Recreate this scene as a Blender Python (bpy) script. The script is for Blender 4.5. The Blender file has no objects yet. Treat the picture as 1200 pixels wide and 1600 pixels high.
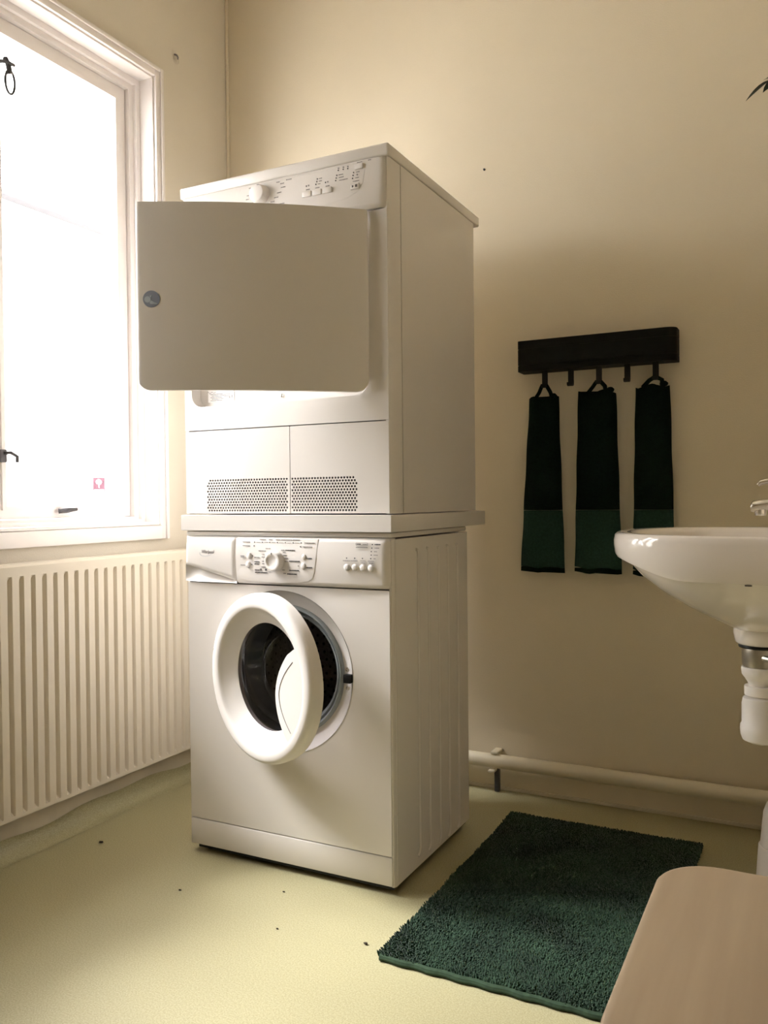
import bpy, bmesh, math, random
from mathutils import Vector, Matrix
from math import sin, cos, pi, sqrt
random.seed(7)
S = bpy.context.scene
C = S.collection

# ------------------------------------------------------------------ camera
CAM = Vector((0.8488, -1.6962, 0.9083))
FW = Vector((-0.4550859, 0.890323, -0.01489207))
RT = Vector((0.89044521, 0.45498281, -0.00989809))
UP = Vector((0.00203686, 0.01776505, 0.99984011))
cd = bpy.data.cameras.new('camera')
cd.sensor_fit = 'VERTICAL'; cd.sensor_height = 36.0; cd.lens = 1308.16 / 1600 * 36.0
cd.clip_start = 0.02; cd.clip_end = 200
cam = bpy.data.objects.new('camera', cd); C.objects.link(cam)
M = Matrix((RT, UP, -FW)).transposed().to_4x4(); M.translation = CAM
cam.matrix_world = M
S.camera = cam

# ------------------------------------------------------------------ world and window daylight
w = bpy.data.worlds.new('overcast_sky'); S.world = w; w.use_nodes = True
bg = w.node_tree.nodes['Background']
bg.inputs[0].default_value = (1.0, 0.965, 0.96, 1); bg.inputs[1].default_value = 20.0
sl = bpy.data.lights.new('hazy_sun', 'SUN'); sl.energy = 11.5; sl.angle = math.radians(17); sl.color = (1.0, 0.975, 0.98)
so0 = bpy.data.objects.new('hazy_sun', sl); C.objects.link(so0); so0.location = (-4, -1.5, 5)
so0.rotation_euler = Vector((1.0, 0.31, -1.12)).to_track_quat('-Z', 'Y').to_euler()
S.view_settings.view_transform = 'Standard'; S.view_settings.look = 'None'
S.view_settings.exposure = 0.0; S.view_settings.gamma = 1.0; S.view_settings.use_curve_mapping = False
S.cycles.use_denoising = True
S.cycles.max_bounces = 14; S.cycles.diffuse_bounces = 8; S.cycles.transmission_bounces = 10; S.cycles.transparent_max_bounces = 12
S.cycles.sample_clamp_indirect = 8.0

# room numbers (metres)
XL, YB, ZC = -1.044, 0.785, 2.85          # left wall, back wall, ceiling
XR, YR = 1.0, -0.50                       # sink wall and where the room widens
XR2, YF = 1.95, -2.75                     # far right wall, wall behind
WY0, WY1, WZ0, WZ1 = -1.02, 0.395, 0.835, 2.28   # window opening in the left wall

pl = bpy.data.lights.new('window_portal', 'AREA'); pl.shape = 'RECTANGLE'
pl.size = WZ1 - WZ0; pl.size_y = WY1 - WY0; pl.cycles.is_portal = True
po = bpy.data.objects.new('window_portal', pl); C.objects.link(po)
po.location = (XL - 0.17, (WY0 + WY1) / 2, (WZ0 + WZ1) / 2); po.rotation_euler = (0, -pi / 2, 0)

# ------------------------------------------------------------------ materials
MATS = {}
def mat(name, col, rough=0.5, metal=0.0, noise=0.0, nscale=20, bump=0.0, bscale=200, coat=0.0, spec=0.5, trans=0.0, stretch=(1, 1, 1), col2=None, ior=1.45, sheen=0.0, detail=4):
    if name in MATS: return MATS[name]
    m = bpy.data.materials.new(name); m.use_nodes = True
    nt = m.node_tree; b = nt.nodes['Principled BSDF']
    b.inputs['Base Color'].default_value = (*col, 1); b.inputs['Roughness'].default_value = rough
    b.inputs['Metallic'].default_value = metal; b.inputs['Specular IOR Level'].default_value = spec
    b.inputs['Coat Weight'].default_value = coat; b.inputs['Transmission Weight'].default_value = trans; b.inputs['IOR'].default_value = ior
    b.inputs['Sheen Weight'].default_value = sheen
    tc = nt.nodes.new('ShaderNodeTexCoord'); mp = nt.nodes.new('ShaderNodeMapping')
    mp.inputs['Scale'].default_value = stretch
    nt.links.new(tc.outputs['Object'], mp.inputs[0])
    if noise > 0 or col2:
        n = nt.nodes.new('ShaderNodeTexNoise'); n.inputs['Scale'].default_value = nscale; n.inputs['Detail'].default_value = detail
        nt.links.new(mp.outputs[0], n.inputs['Vector'])
        r = nt.nodes.new('ShaderNodeValToRGB')
        c2 = col2 if col2 else tuple(max(0, c * (1 - noise)) for c in col)
        r.color_ramp.elements[0].position = 0.35; r.color_ramp.elements[1].position = 0.65
        r.color_ramp.elements[0].color = (*c2, 1); r.color_ramp.elements[1].color = (*col, 1)
        nt.links.new(n.outputs[0], r.inputs[0]); nt.links.new(r.outputs[0], b.inputs['Base Color'])
    if bump > 0:
        n2 = nt.nodes.new('ShaderNodeTexNoise'); n2.inputs['Scale'].default_value = bscale; n2.inputs['Detail'].default_value = 3
        nt.links.new(mp.outputs[0], n2.inputs['Vector'])
        bp = nt.nodes.new('ShaderNodeBump'); bp.inputs['Strength'].default_value = bump; bp.inputs['Distance'].default_value = 0.002
        nt.links.new(n2.outputs[0], bp.inputs['Height']); nt.links.new(bp.outputs[0], b.inputs['Normal'])
    MATS[name] = m
    return m

WALL = mat('wall_paint', (0.70, 0.625, 0.485), 0.6, noise=0.03, nscale=3, bump=0.3, bscale=320)
WALLGLARE = mat('glare_paled_wall_paint', (0.68, 0.63, 0.54), 0.6, noise=0.03, nscale=3, bump=0.3, bscale=320)  # cream wall paint made paler, window glare put into the colour
DIMWALL = mat('bounce_cut_wall_tone', (0.55, 0.48, 0.36), 0.7, noise=0.05, nscale=3, bump=0.2)  # darker tone added on the unseen walls so they bounce less light
CEIL = mat('ceiling_paint', (0.85, 0.80, 0.68), 0.7, noise=0.02, bump=0.2)
FLOOR = mat('vinyl_floor', (0.42, 0.386, 0.235), 0.45, col2=(0.315, 0.290, 0.160), nscale=330, bump=0.06, bscale=800, detail=2)
WOODW = mat('white_window_paint', (0.86, 0.82, 0.81), 0.4, noise=0.03, nscale=6)
SKIRT = mat('white_skirting_paint', (0.66, 0.60, 0.49), 0.45, noise=0.12, nscale=9)
ENAMEL = mat('white_enamel', (0.70, 0.665, 0.625), 0.22, noise=0.01, nscale=4, coat=0.2)
PLASTIC = mat('white_plastic', (0.71, 0.675, 0.64), 0.28, noise=0.01, nscale=5)
BOARD = mat('white_laminate', (0.68, 0.645, 0.605), 0.3, noise=0.02, nscale=6)
GREYP = mat('grey_print', (0.28, 0.26, 0.25), 0.6, noise=0.02)
DARKP = mat('dark_print', (0.05, 0.045, 0.045), 0.6, noise=0.02)
BLACKP = mat('black_plastic', (0.010, 0.010, 0.010), 0.5, spec=0.3, noise=0.05)
RUBBER = mat('grey_rubber', (0.24, 0.26, 0.26), 0.5, noise=0.08, nscale=15)
STEEL = mat('drum_steel', (0.32, 0.31, 0.30), 0.35, metal=0.9, noise=0.3, nscale=120, bump=0.4, bscale=90)
CHROME = mat('chrome', (0.80, 0.78, 0.74), 0.12, metal=1.0, noise=0.03)
BRASS = mat('dull_nickel', (0.45, 0.42, 0.36), 0.3, metal=0.9, noise=0.15, nscale=40)
RAD = mat('radiator_enamel', (0.66, 0.60, 0.50), 0.35, noise=0.02, nscale=5)
CERAM = mat('white_ceramic', (0.80, 0.75, 0.70), 0.1, noise=0.01, nscale=4, coat=0.5)
BLACKW = mat('black_stained_wood', (0.005, 0.006, 0.005), 0.6, spec=0.2, noise=0.35, nscale=30, stretch=(1, 8, 12), bump=0.15)
TOWEL = mat('dark_green_terry', (0.0045, 0.0110, 0.0075), 0.95, noise=0.4, nscale=120, bump=0.9, bscale=500, spec=0.1)
TOWELB = mat('green_woven_band', (0.020, 0.045, 0.034), 0.9, noise=0.3, nscale=160, bump=0.6, bscale=600, spec=0.1)
RUGB = mat('rug_backing', (0.012, 0.028, 0.013), 0.95, noise=0.3, nscale=60, spec=0.1)
RUGP = mat('rug_pile', (0.026, 0.062, 0.032), 0.85, col2=(0.011, 0.032, 0.016), nscale=8, spec=0.25, sheen=0.2)
RUGH = mat('rug_hem_tape', (0.040, 0.070, 0.040), 0.85, noise=0.3, nscale=90, spec=0.2)
PIPE = mat('painted_pipe', (0.68, 0.62, 0.48), 0.4, noise=0.04, nscale=10)
TRAPW = mat('white_pvc', (0.80, 0.76, 0.72), 0.35, noise=0.02)
IRON = mat('dark_iron', (0.10, 0.095, 0.10), 0.5, metal=0.6, noise=0.2)
LEAF = mat('dark_leaf', (0.012, 0.022, 0.008), 0.5, noise=0.4, nscale=20)
CLAY = mat('pot_clay', (0.36, 0.22, 0.14), 0.8, noise=0.15)
SOIL = mat('potting_soil', (0.03, 0.02, 0.014), 0.95, noise=0.5, nscale=60)
WHITEP = mat('white_print', (0.9, 0.88, 0.87), 0.5, noise=0.02)
BLUEP = mat('grey_blue_print', (0.25, 0.28, 0.36), 0.5, noise=0.1)
PALEB = mat('pale_blue_print', (0.42, 0.48, 0.55), 0.5, noise=0.05)
CRUMB = mat('crumb', (0.05, 0.035, 0.02), 0.9, noise=0.4, nscale=200)
RENDER = mat('white_render', (0.85, 0.85, 0.84), 0.8, noise=0.04, nscale=2)
ROOFG = mat('grey_metal_flashing', (0.040, 0.038, 0.042), 0.7, noise=0.02)
GROUND = mat('pale_gravel', (0.72, 0.70, 0.67), 0.9, noise=0.12, nscale=8)

def glass_mat(name, tint, rough=0.0):
    m = bpy.data.materials.new(name); m.use_nodes = True; nt = m.node_tree; nt.nodes.clear()
    o = nt.nodes.new('ShaderNodeOutputMaterial'); mx = nt.nodes.new('ShaderNodeMixShader')
    t = nt.nodes.new('ShaderNodeBsdfTransparent'); g = nt.nodes.new('ShaderNodeBsdfGlossy')
    lw = nt.nodes.new('ShaderNodeLayerWeight'); pw = nt.nodes.new('ShaderNodeMath'); pw.operation = 'POWER'; pw.inputs[1].default_value = 5.0
    lw.inputs[0].default_value = 0.5; f = nt.nodes.new('ShaderNodeMath'); f.operation = 'MULTIPLY_ADD'; f.inputs[1].default_value = 0.9; f.inputs[2].default_value = 0.04
    nt.links.new(lw.outputs['Facing'], pw.inputs[0]); nt.links.new(pw.outputs[0], f.inputs[0])
    t.inputs[0].default_value = (*tint, 1); g.inputs['Roughness'].default_value = rough
    nt.links.new(f.outputs[0], mx.inputs[0]); nt.links.new(t.outputs[0], mx.inputs[1]); nt.links.new(g.outputs[0], mx.inputs[2])
    nt.links.new(mx.outputs[0], o.inputs[0]); return m
PANE = glass_mat('window_glass', (0.97, 0.98, 0.98))
BOWL = glass_mat('dark_door_glass', (0.42, 0.40, 0.41), 0.02)
STICK = glass_mat('pink_sticker_film', (0.29, 0.20, 0.23), 0.3)
CLEAR = glass_mat('clear_plastic', (0.93, 0.92, 0.92), 0.1)

# birch veneer with long grain
def birch():
    m = bpy.data.materials.new('birch_veneer'); m.use_nodes = True; nt = m.node_tree; b = nt.nodes['Principled BSDF']
    tc = nt.nodes.new('ShaderNodeTexCoord'); mp = nt.nodes.new('ShaderNodeMapping'); mp.inputs['Scale'].default_value = (22, 1.6, 22); mp.inputs['Rotation'].default_value = (0, 0, 0.12)
    n = nt.nodes.new('ShaderNodeTexNoise'); n.inputs['Scale'].default_value = 1.6; n.inputs['Detail'].default_value = 6
    r = nt.nodes.new('ShaderNodeValToRGB'); r.color_ramp.elements[0].position = .3; r.color_ramp.elements[1].position = .7
    r.color_ramp.elements[0].color = (0.37, 0.28, 0.185, 1); r.color_ramp.elements[1].color = (0.43, 0.335, 0.225, 1)
    nt.links.new(tc.outputs['Object'], mp.inputs[0]); nt.links.new(mp.outputs[0], n.inputs['Vector'])
    nt.links.new(n.outputs[0], r.inputs[0]); nt.links.new(r.outputs[0], b.inputs['Base Color'])
    b.inputs['Roughness'].default_value = 0.45
    return m
BIRCH = birch()

# ------------------------------------------------------------------ object helpers (meshes are written in world coordinates)
def origin_of(parent):
    v = Vector((0, 0, 0))
    while parent: v += parent.location; parent = parent.parent
    return v
def tag(o, label=None, cat=None, group=None, kind=None):
    if label: o['label'] = label
    if cat: o['category'] = cat
    if group: o['group'] = group
    if kind: o['kind'] = kind
    return o
def root(name, loc, label, cat, group=None, kind=None):
    o = bpy.data.objects.new(name, None); C.objects.link(o); o.location = loc; o.empty_display_size = 0.05
    return tag(o, label, cat, group, kind)
def obj(name, bm, m, parent=None, smooth=35, base=None):
    me = bpy.data.meshes.new(name)
    bmesh.ops.recalc_face_normals(bm, faces=bm.faces)
    off = origin_of(parent)
    if parent is None and base is not None: off = Vector(base)
    bmesh.ops.translate(bm, verts=bm.verts, vec=-off)
    bm.to_mesh(me); bm.free()
    me.materials.append(m)
    if smooth:
        me.shade_smooth(); me.set_sharp_from_angle(angle=math.radians(smooth))
    o = bpy.data.objects.new(name, me); C.objects.link(o)
    if parent: o.parent = parent
    elif base is not None: o.location = base
    return o
def struct(name, bm, m, label=None, smooth=35, base=None):
    o = obj(name, bm, m, None, smooth, base); o['kind'] = 'structure'
    if label: o['label'] = label
    return o
def box(x0, x1, y0, y1, z0, z1, bev=0.0, seg=2, bm=None):
    b2 = bmesh.new()
    bmesh.ops.create_cube(b2, size=1.0)
    for v in b2.verts:
        v.co = Vector(((x0 + x1) / 2 + v.co.x * (x1 - x0), (y0 + y1) / 2 + v.co.y * (y1 - y0), (z0 + z1) / 2 + v.co.z * (z1 - z0)))
    if bev > 0: bmesh.ops.bevel(b2, geom=list(b2.edges), offset=bev, segments=seg, profile=0.5, affect='EDGES', clamp_overlap=True)
    if bm is None: return b2
    merge(bm, b2); return bm
def merge(a, b):
    me = bpy.data.meshes.new('tmp'); b.to_mesh(me); b.free(); a.from_mesh(me); bpy.data.meshes.remove(me)
def XZ(y0, sgn=1): return lambda u, v, d: Vector((u, y0 + sgn * d, v))     # plate in a plane y = y0, depth going to +y
def YZ(x0, sgn=1): return lambda u, v, d: Vector((x0 + sgn * d, u, v))
def XY(z0): return lambda u, v, d: Vector((u, v, z0 + d))
def plate(outer, holes, depth, fn, bm=None):
    """flat plate with holes: outline and holes are 2-D loops, extruded by depth"""
    bm = bm or bmesh.new()
    b2 = bmesh.new(); loops = []
    for lp in [outer] + holes:
        vs = [b2.verts.new(Vector((u, v, 0))) for u, v in lp]; loops.append(vs)
        for i in range(len(vs)): b2.edges.new((vs[i], vs[(i + 1) % len(vs)]))
    bmesh.ops.triangle_fill(b2, use_beauty=True, use_dissolve=False, edges=list(b2.edges), normal=(0, 0, 1))
    b2.verts.index_update(); b2.faces.ensure_lookup_table()
    F = [[v.index for v in f.verts] for f in b2.faces]; co = [v.co.copy() for v in b2.verts]
    L = [[v.index for v in lp] for lp in loops]; b2.free()
    A = [bm.verts.new(fn(c.x, c.y, 0)) for c in co]
    if depth:
        B = [bm.verts.new(fn(c.x, c.y, depth)) for c in co]
    for f in F:
        bm.faces.new([A[i] for i in f])
        if depth: bm.faces.new([B[i] for i in reversed(f)])
    if depth:
        for lp in L:
            for i in range(len(lp)):
                a, b = lp[i], lp[(i + 1) % len(lp)]; bm.faces.new([A[a], A[b], B[b], B[a]])
    return bm
def circ(cx, cy, r, n=48, a0=0): return [(cx + r * cos(a0 + 2 * pi * i / n), cy + r * sin(a0 + 2 * pi * i / n)) for i in range(n)]
def rrect(x0, x1, y0, y1, r, n=5, corners=(1, 1, 1, 1)):   # corners: bl, br, tr, tl
    P = []
    for (cx, cy, a, on, px, py) in ((x0 + r, y0 + r, pi, corners[0], x0, y0), (x1 - r, y0 + r, 1.5 * pi, corners[1], x1, y0), (x1 - r, y1 - r, 0, corners[2], x1, y1), (x0 + r, y1 - r, .5 * pi, corners[3], x0, y1)):
        if on: P += [(cx + r * cos(a + .5 * pi * i / n), cy + r * sin(a + .5 * pi * i / n)) for i in range(n + 1)]
        else: P.append((px, py))
    return P
def lathe(prof, fn, n=64, bm=None, a0=0, a1=2 * pi):
    """prof: (radius, offset); fn(a, b, off): in-plane a, b and axial offset"""
    bm = bm or bmesh.new(); closed = abs(a1 - a0 - 2 * pi) < 1e-6
    k = n if closed else n + 1; R = []
    for r, o in prof:
        if r < 1e-6: R.append([bm.verts.new(fn(0, 0, o))] * k)
        else: R.append([bm.verts.new(fn(r * cos(a0 + (a1 - a0) * i / n), r * sin(a0 + (a1 - a0) * i / n), o)) for i in range(k)])
    for j in range(len(R) - 1):
        for i in range(n):
            i2 = (i + 1) % k if closed else i + 1
            q = []
            for v in (R[j][i], R[j][i2], R[j + 1][i2], R[j + 1][i]):
                if v not in q: q.append(v)
            if len(q) > 2: bm.faces.new(q)
    return bm
def axis(c, e1, e2, n):
    c, e1, e2, n = map(Vector, (c, e1, e2, n))
    return lambda a, b, o: c + e1 * a + e2 * b + n * o
def vert(cx, cy): return axis((cx, cy, 0), (1, 0, 0), (0, 1, 0), (0, 0, 1))
def front(cx, cz, y=0): return axis((cx, y, cz), (1, 0, 0), (0, 0, 1), (0, -1, 0))
def tube(pts, r, n=10, bm=None, cap=True):
    bm = bm or bmesh.new(); pts = [Vector(p) for p in pts]; R = []
    rs = r if isinstance(r, (list, tuple)) else [r] * len(pts)
    prev = None
    for i, p in enumerate(pts):
        t = (pts[min(i + 1, len(pts) - 1)] - pts[max(i - 1, 0)]).normalized()
        if prev is None:
            prev = t.orthogonal().normalized()
        a = (prev - t * prev.dot(t)).normalized(); b = t.cross(a); prev = a
        R.append([bm.verts.new(p + (a * cos(2 * pi * k / n) + b * sin(2 * pi * k / n)) * rs[i]) for k in range(n)])
    for i in range(len(R) - 1):
        for k in range(n): bm.faces.new([R[i][k], R[i][(k + 1) % n], R[i + 1][(k + 1) % n], R[i + 1][k]])
    if cap:
        bm.faces.new(R[0][::-1]); bm.faces.new(R[-1])
    return bm
def grid(nu, nv, fn, bm=None):
    bm = bm or bmesh.new()
    V = [[bm.verts.new(fn(i / nu, j / nv)) for j in range(nv + 1)] for i in range(nu + 1)]
    for i in range(nu):
        for j in range(nv): bm.faces.new([V[i][j], V[i + 1][j], V[i + 1][j + 1], V[i][j + 1]])
    return bm
def text_mesh(s, size, shear=0.0, bold=0.0, sx=1.0):
    cu = bpy.data.curves.new('t', 'FONT'); cu.body = s; cu.size = size; cu.shear = shear; cu.offset = bold; cu.extrude = 0.0002
    cu.align_x = 'CENTER'; cu.align_y = 'CENTER'; cu.resolution_u = 3
    o = bpy.data.objects.new('t', cu); C.objects.link(o)
    dg = bpy.context.evaluated_depsgraph_get(); me = bpy.data.meshes.new_from_object(o.evaluated_get(dg))
    bm = bmesh.new(); bm.from_mesh(me)
    for v in bm.verts: v.co.x *= sx
    bpy.data.objects.remove(o); bpy.data.curves.remove(cu); bpy.data.meshes.remove(me)
    return bm
def remap(bm, fn):
    for v in bm.verts: v.co = fn(v.co.x, v.co.y, v.co.z)
    return bm

# ================================================================== SETTING
OUT = [(XL - .2, YB), (XR, YB), (XR, YR), (XR2, YR), (XR2, YF), (XL - .2, YF)]
struct('floor', plate([(XL, YB), (XR, YB), (XR, YR), (XR2, YR), (XR2, YF), (XL, YF)][::-1], [], -0.08, XY(0)), FLOOR, 'speckled olive green vinyl floor', 0)
struct('ceiling', plate(OUT[::-1], [], 0.1, XY(ZC)), CEIL, 'cream painted ceiling', 0)
struct('wall_back', box(XL - .2, XR + .1, YB, YB + .12, -.08, ZC), WALL, 'cream painted wall with fine woven texture behind the machines', 0)
struct('wall_left', plate([(YF, -.08), (YB, -.08), (YB, ZC), (YF, ZC)], [[(WY0, WZ0), (WY1, WZ0), (WY1, WZ1), (WY0, WZ1)]], -0.2, YZ(XL)), WALLGLARE, 'cream painted wall around the window with window glare put into its colour', 0)
struct('wall_right', box(XR, XR + .1, YR, YB, -.08, ZC), WALL, 'cream painted wall carrying the sink', 0)
struct('wall_return', box(XR + .1, XR2, YR, YR + .1, -.08, ZC), DIMWALL, 'unseen short return wall toned brown to cut bounced light', 0)
struct('wall_far_right', box(XR2, XR2 + .1, YF, YR + .1, -.08, ZC), DIMWALL, 'unseen side wall toned brown to cut bounced light', 0)
struct('wall_front', box(XL - .2, XR2 + .1, YF - .1, YF, -.08, ZC), DIMWALL, 'unseen wall opposite the machines toned brown to cut bounced light', 0)

# corner bead, hung slightly off the corner
struct('trim_1', tube([(XL + .006, YB - .006, 0.1), (XL + .006, YB - .006, ZC)], 0.006, 8), WALL, 'thin painted bead running up the wall corner')
# left skirting with the vinyl turned up against it
struct('baseboard_left', box(XL, XL + .045, YF, YB, 0.0, 0.085, 0.006), SKIRT, 'white painted skirting under the radiator')
def cove(i, j):
    y = YF + (YB - YF) * i; wob = .006 * sin(y * 9) + .004 * sin(y * 23 + 1); a = j * pi / 2
    return Vector((XL + .0475 + .055 * (1 - sin(a)), y, .001 + (.046 + wob) * (1 - cos(a)) ** 1.0))
bmc = grid(120, 8, cove)
struct('baseboard_left_cove', bmc, FLOOR, 'olive vinyl floor edge turned up against the left skirting', 60)
struct('baseboard_back', box(XL + .1, XR, YB - .007, YB, 0.0, 0.011, 0.002), SKIRT, 'thin pale sealing strip along the foot of the cream wall')

# ---------------------------------------------------------------- window
win = root('window_1', (XL, (WY0 + WY1) / 2, WZ0), 'white painted wooden window with deep frame', 'window', kind='structure')
del win['category']
# architrave: four mitred-looking moulding strips with a thin raised outer bead
cw = .030
for nm, (a0, a1, b0, b1) in {'s': (WY1, WY1 + cw, WZ0 - .047, WZ1 + cw), 'l': (WY0 - cw, WY0, WZ0 - .047, WZ1 + cw), 't': (WY0, WY1, WZ1, WZ1 + cw)}.items():
    obj('casing', box(XL, XL + .014, a0, a1, b0, b1, .004), WOODW, win)
obj('casing_bead', box(XL + .0145, XL + .022, WY1 + cw - .012, WY1 + cw, WZ0 - .047, WZ1 + cw, .003), WOODW, win)
obj('casing_bead', box(XL + .0145, XL + .022, WY0 - cw, WY1 + cw - .0125, WZ1 + cw - .012, WZ1 + cw, .003), WOODW, win)
obj('apron_board', box(XL, XL + .018, WY0, WY1, WZ0 - .047, WZ0 - .003, .004), WOODW, win)
# reveal boards lining the opening
D0, D1 = XL - .062, XL - .125
obj('reveal_lining', box(XL - .19, XL + .004, WY1 - .006, WY1, WZ0, WZ1, .001), WOODW, win)
obj('reveal_lining', box(XL - .19, XL + .004, WY0, WY0 + .006, WZ0, WZ1, .001), WOODW, win)
obj('reveal_lining', box(XL - .19, XL + .004, WY0 + .006, WY1 - .006, WZ1 - .006, WZ1, .001), WOODW, win)
obj('window_sill', box(XL - .19, XL + .012, WY0 + .006, WY1 - .006, WZ0 - .002, WZ0 + .008, .003), WOODW, win)
# fixed frame
fy0, fy1, fz0, fz1 = WY0 + .006, WY1 - .006, WZ0 + .008, WZ1 - .006
fr = obj('frame', plate([(fy0, fz0), (fy1, fz0), (fy1, fz1), (fy0, fz1)], [[(fy0 + .038, fz0 + .018), (fy1 - .038, fz0 + .018), (fy1 - .038, fz1 - .036), (fy0 + .038, fz1 - .036)]], -.075, YZ(D0)), WOODW, win, 0)
obj('frame_step', plate([(fy0, fz0), (fy1, fz0), (fy1, fz1), (fy0, fz1)], [[(fy0 + .018, fz0 + .010), (fy1 - .018, fz0 + .010), (fy1 - .018, fz1 - .018), (fy0 + .018, fz1 - .018)]], .012, YZ(D0)), WOODW, fr, 0)
# three narrow sashes, each with a pane
SY = [(-.168, fy1 - .040), (-.565, -.218), (fy0 + .040, -.615)]
for i, (a, b) in enumerate(SY):
    z0, z1 = fz0 + .020, fz1 - .038
    st = .042
    sh = obj('sash', plate([(a, z0), (b, z0), (b, z1), (a, z1)], [[(a + st, z0 + .034), (b - st, z0 + .034), (b - st, z1 - st), (a + st, z1 - st)]], -.045, YZ(D0 - .016)), WOODW, win, 0)
    obj('sash_bead', plate([(a + st - .010, z0 + .026), (b - st + .010, z0 + .026), (b - st + .010, z1 - st + .010), (a + st - .010, z1 - st + .010)], [[(a + st + .003, z0 + .037), (b - st - .003, z0 + .037), (b - st - .003, z1 - st - .003), (a + st + .003, z1 - st - .003)]], .006, YZ(D0 - .016)), WOODW, sh, 0)
    obj('pane', box(D0 - .044, D0 - .040, a + st - .004, b - st + .004, z0 + .030, z1 - st + .004), PANE, sh, 0)
for m in ((-.216, -.170), (-.613, -.567)):
    obj('mullion', box(D0 - .07, D0 - .004, m[0], m[1], fz0 + .018, fz1 - .036, .004), WOODW, win)
# hardware: stay hook with a string loop, a sash hook, a bottom latch
hk = D0 - .006
hb = tube([(hk, -.140, 2.098), (hk + .02, -.135, 2.10), (hk + .034, -.122, 2.097), (hk + .03, -.104, 2.099)], .0050, 8)
tube([(hk + .022, -.126, 2.112), (hk + .028, -.121, 2.095), (hk + .028, -.116, 2.070)], .0075, 8, hb)
box(hk - .005, hk + .004, -.155, -.128, 2.06, 2.115, .002, bm=hb)
so = obj('stay_hook', hb, IRON, win)
lp = [(hk + .03, -.116 + .014 * sin(t * 2 * pi) - .004 * t, 2.078 - .05 * (1 - cos(t * 2 * pi)) / 1.0 * .62) for t in [k / 20 for k in range(21)]]
obj('string_loop', tube(lp, .0034, 6), IRON, so)
hb = box(hk - .004, hk + .004, -.146, -.125, 1.02, 1.055, .002)
tube([(hk + .004, -.135, 1.045), (hk + .018, -.125, 1.046), (hk + .022, -.108, 1.036), (hk + .02, -.106, 1.02)], .005, 8, hb)
obj('sash_hook', hb, IRON, win)
hb = tube([(hk, .050, .884), (hk + .016, .065, .886), (hk + .02, .100, .889)], [.008, .008, .005], 8)
obj('bottom_latch', hb, IRON, win)
# sticker on the pane
t = root('window_sticker', (D0 - .0398, .228, .94), 'small square pink sticker with a tree picture on the window pane', 'sticker')
xs = D0 - .0398
tree = [(.2385, .954), (.2415, .954), (.2418, .9655), (.2460, .9650), (.2500, .9680), (.2510, .9730), (.2480, .9775), (.2430, .9800), (.2370, .9805), (.2310, .9785), (.2275, .9740), (.2280, .9690), (.2320, .9660), (.2380, .9665)]
obj('film', plate([(.215, .943), (.265, .943), (.265, .986), (.215, .986)], [tree, [(.219, .9455), (.261, .9455), (.261, .9480), (.219, .9480)]], .0006, YZ(xs)), STICK, t, 0)

# what stands outside
struct('roof_overhang', plate([(-1.75, 2.88), (XL - .2, 2.88), (XL - .2, 3.20), (-1.80, 2.95)], [], 9.0, lambda u, v, d: Vector((u, -6 + d, v))), WOODW, 'white boarded roof overhang above the window outside', 0)
struct('ground', box(-40, XL - .25, -30, 30, -.5, -.4), GROUND, 'pale gravel yard outside the window', 0)
nb = root('neighbouring_house', (-8.0, 1.2, -.4), 'white rendered house wall with grey eave line outside the window', 'house')
ez = CAM.z + 2.095 / 4.849 * (8.0 + CAM.x)
obj('wall', box(-14, -8.05, -6, 16, -.4, ez - .06), RENDER, nb, 0)
obj('eave', box(-14, -7.9, -6.2, 16.2, ez - .06, ez + .02, .01), ROOFG, nb)
obj('corner_board', box(-8.05, -7.98, 4.66, 4.74, -.4, ez - .06), ROOFG, nb)
obj('roof', plate([(-7.9, ez + .02), (-14, ez + .02), (-14, ez + 1.2)], [], 22.2, lambda u, v, d: Vector((u, -6.1 + d, v))), RENDER, nb, 0)

# ================================================================== RADIATOR
rx0, rx1, rxf = XL + .035, -.955, -.950
ry0, ry1, rz0, rz1 = -1.25, .56, .102, .752
rad = root('radiator', (-.98, (ry0 + ry1) / 2, 0), 'long cream panel radiator with vertical grooves under the window', 'radiator')
P = .0358; nG = int((ry1 - ry0 - .02) / P)
ys = [ry0]; dp = [0.0]
for k in range(nG):
    c = .357 - P * round((.357 - ry0) / P) + P * (k + 1)
    if c > ry1 - .02: break
    for o, d in ((-.0075, 0), (-.005, .25), (-.0028, 1), (.0028, 1), (.005, .25), (.0075, 0)): ys.append(c + o); dp.append(d)
ys.append(ry1); dp.append(0)
zs = [(rz0, -.010), (rz0 + .004, 0), (rz0 + .014, 0), (rz0 + .024, 1), (rz1 - .042, 1), (rz1 - .030, 0), (rz1 - .006, 0), (rz1, -.004)]
bm = bmesh.new(); V = []
for y, d in zip(ys, dp):
    V.append([bm.verts.new(((rxf + (f if f < 0 else 0)) - .016 * d * max(f, 0), y, z)) for z, f in zs])
for i in range(len(V) - 1):
    for j in range(len(zs) - 1): bm.faces.new([V[i][j], V[i + 1][j], V[i + 1][j + 1], V[i][j + 1]])
obj('front_panel', bm, RAD, rad, 25)
obj('back_panel', box(rx0, rx0 + .016, ry0, ry1, rz0, rz1, .004), RAD, rad)
for yy in (ry0, ry1 - .006): obj('end_cover', box(rx0 + .018, rxf - .012, yy, yy + .006, rz0 + .01, rz1 - .003, .001), RAD, rad)
g = bmesh.new()
for k in range(int((ry1 - ry0) / .02)):
    y = ry0 + .01 + k * .02; box(rx0 + .018, rxf - .008, y, y + .012, rz1 - .004, rz1 - .001, bm=g)
for x in (rx0 + .018, rxf - .010): box(x - .001, x + .006, ry0 + .007, ry1 - .007, rz1 - .006, rz1 + .001, bm=g)
obj('top_grille', g, RAD, rad, 0)
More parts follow.
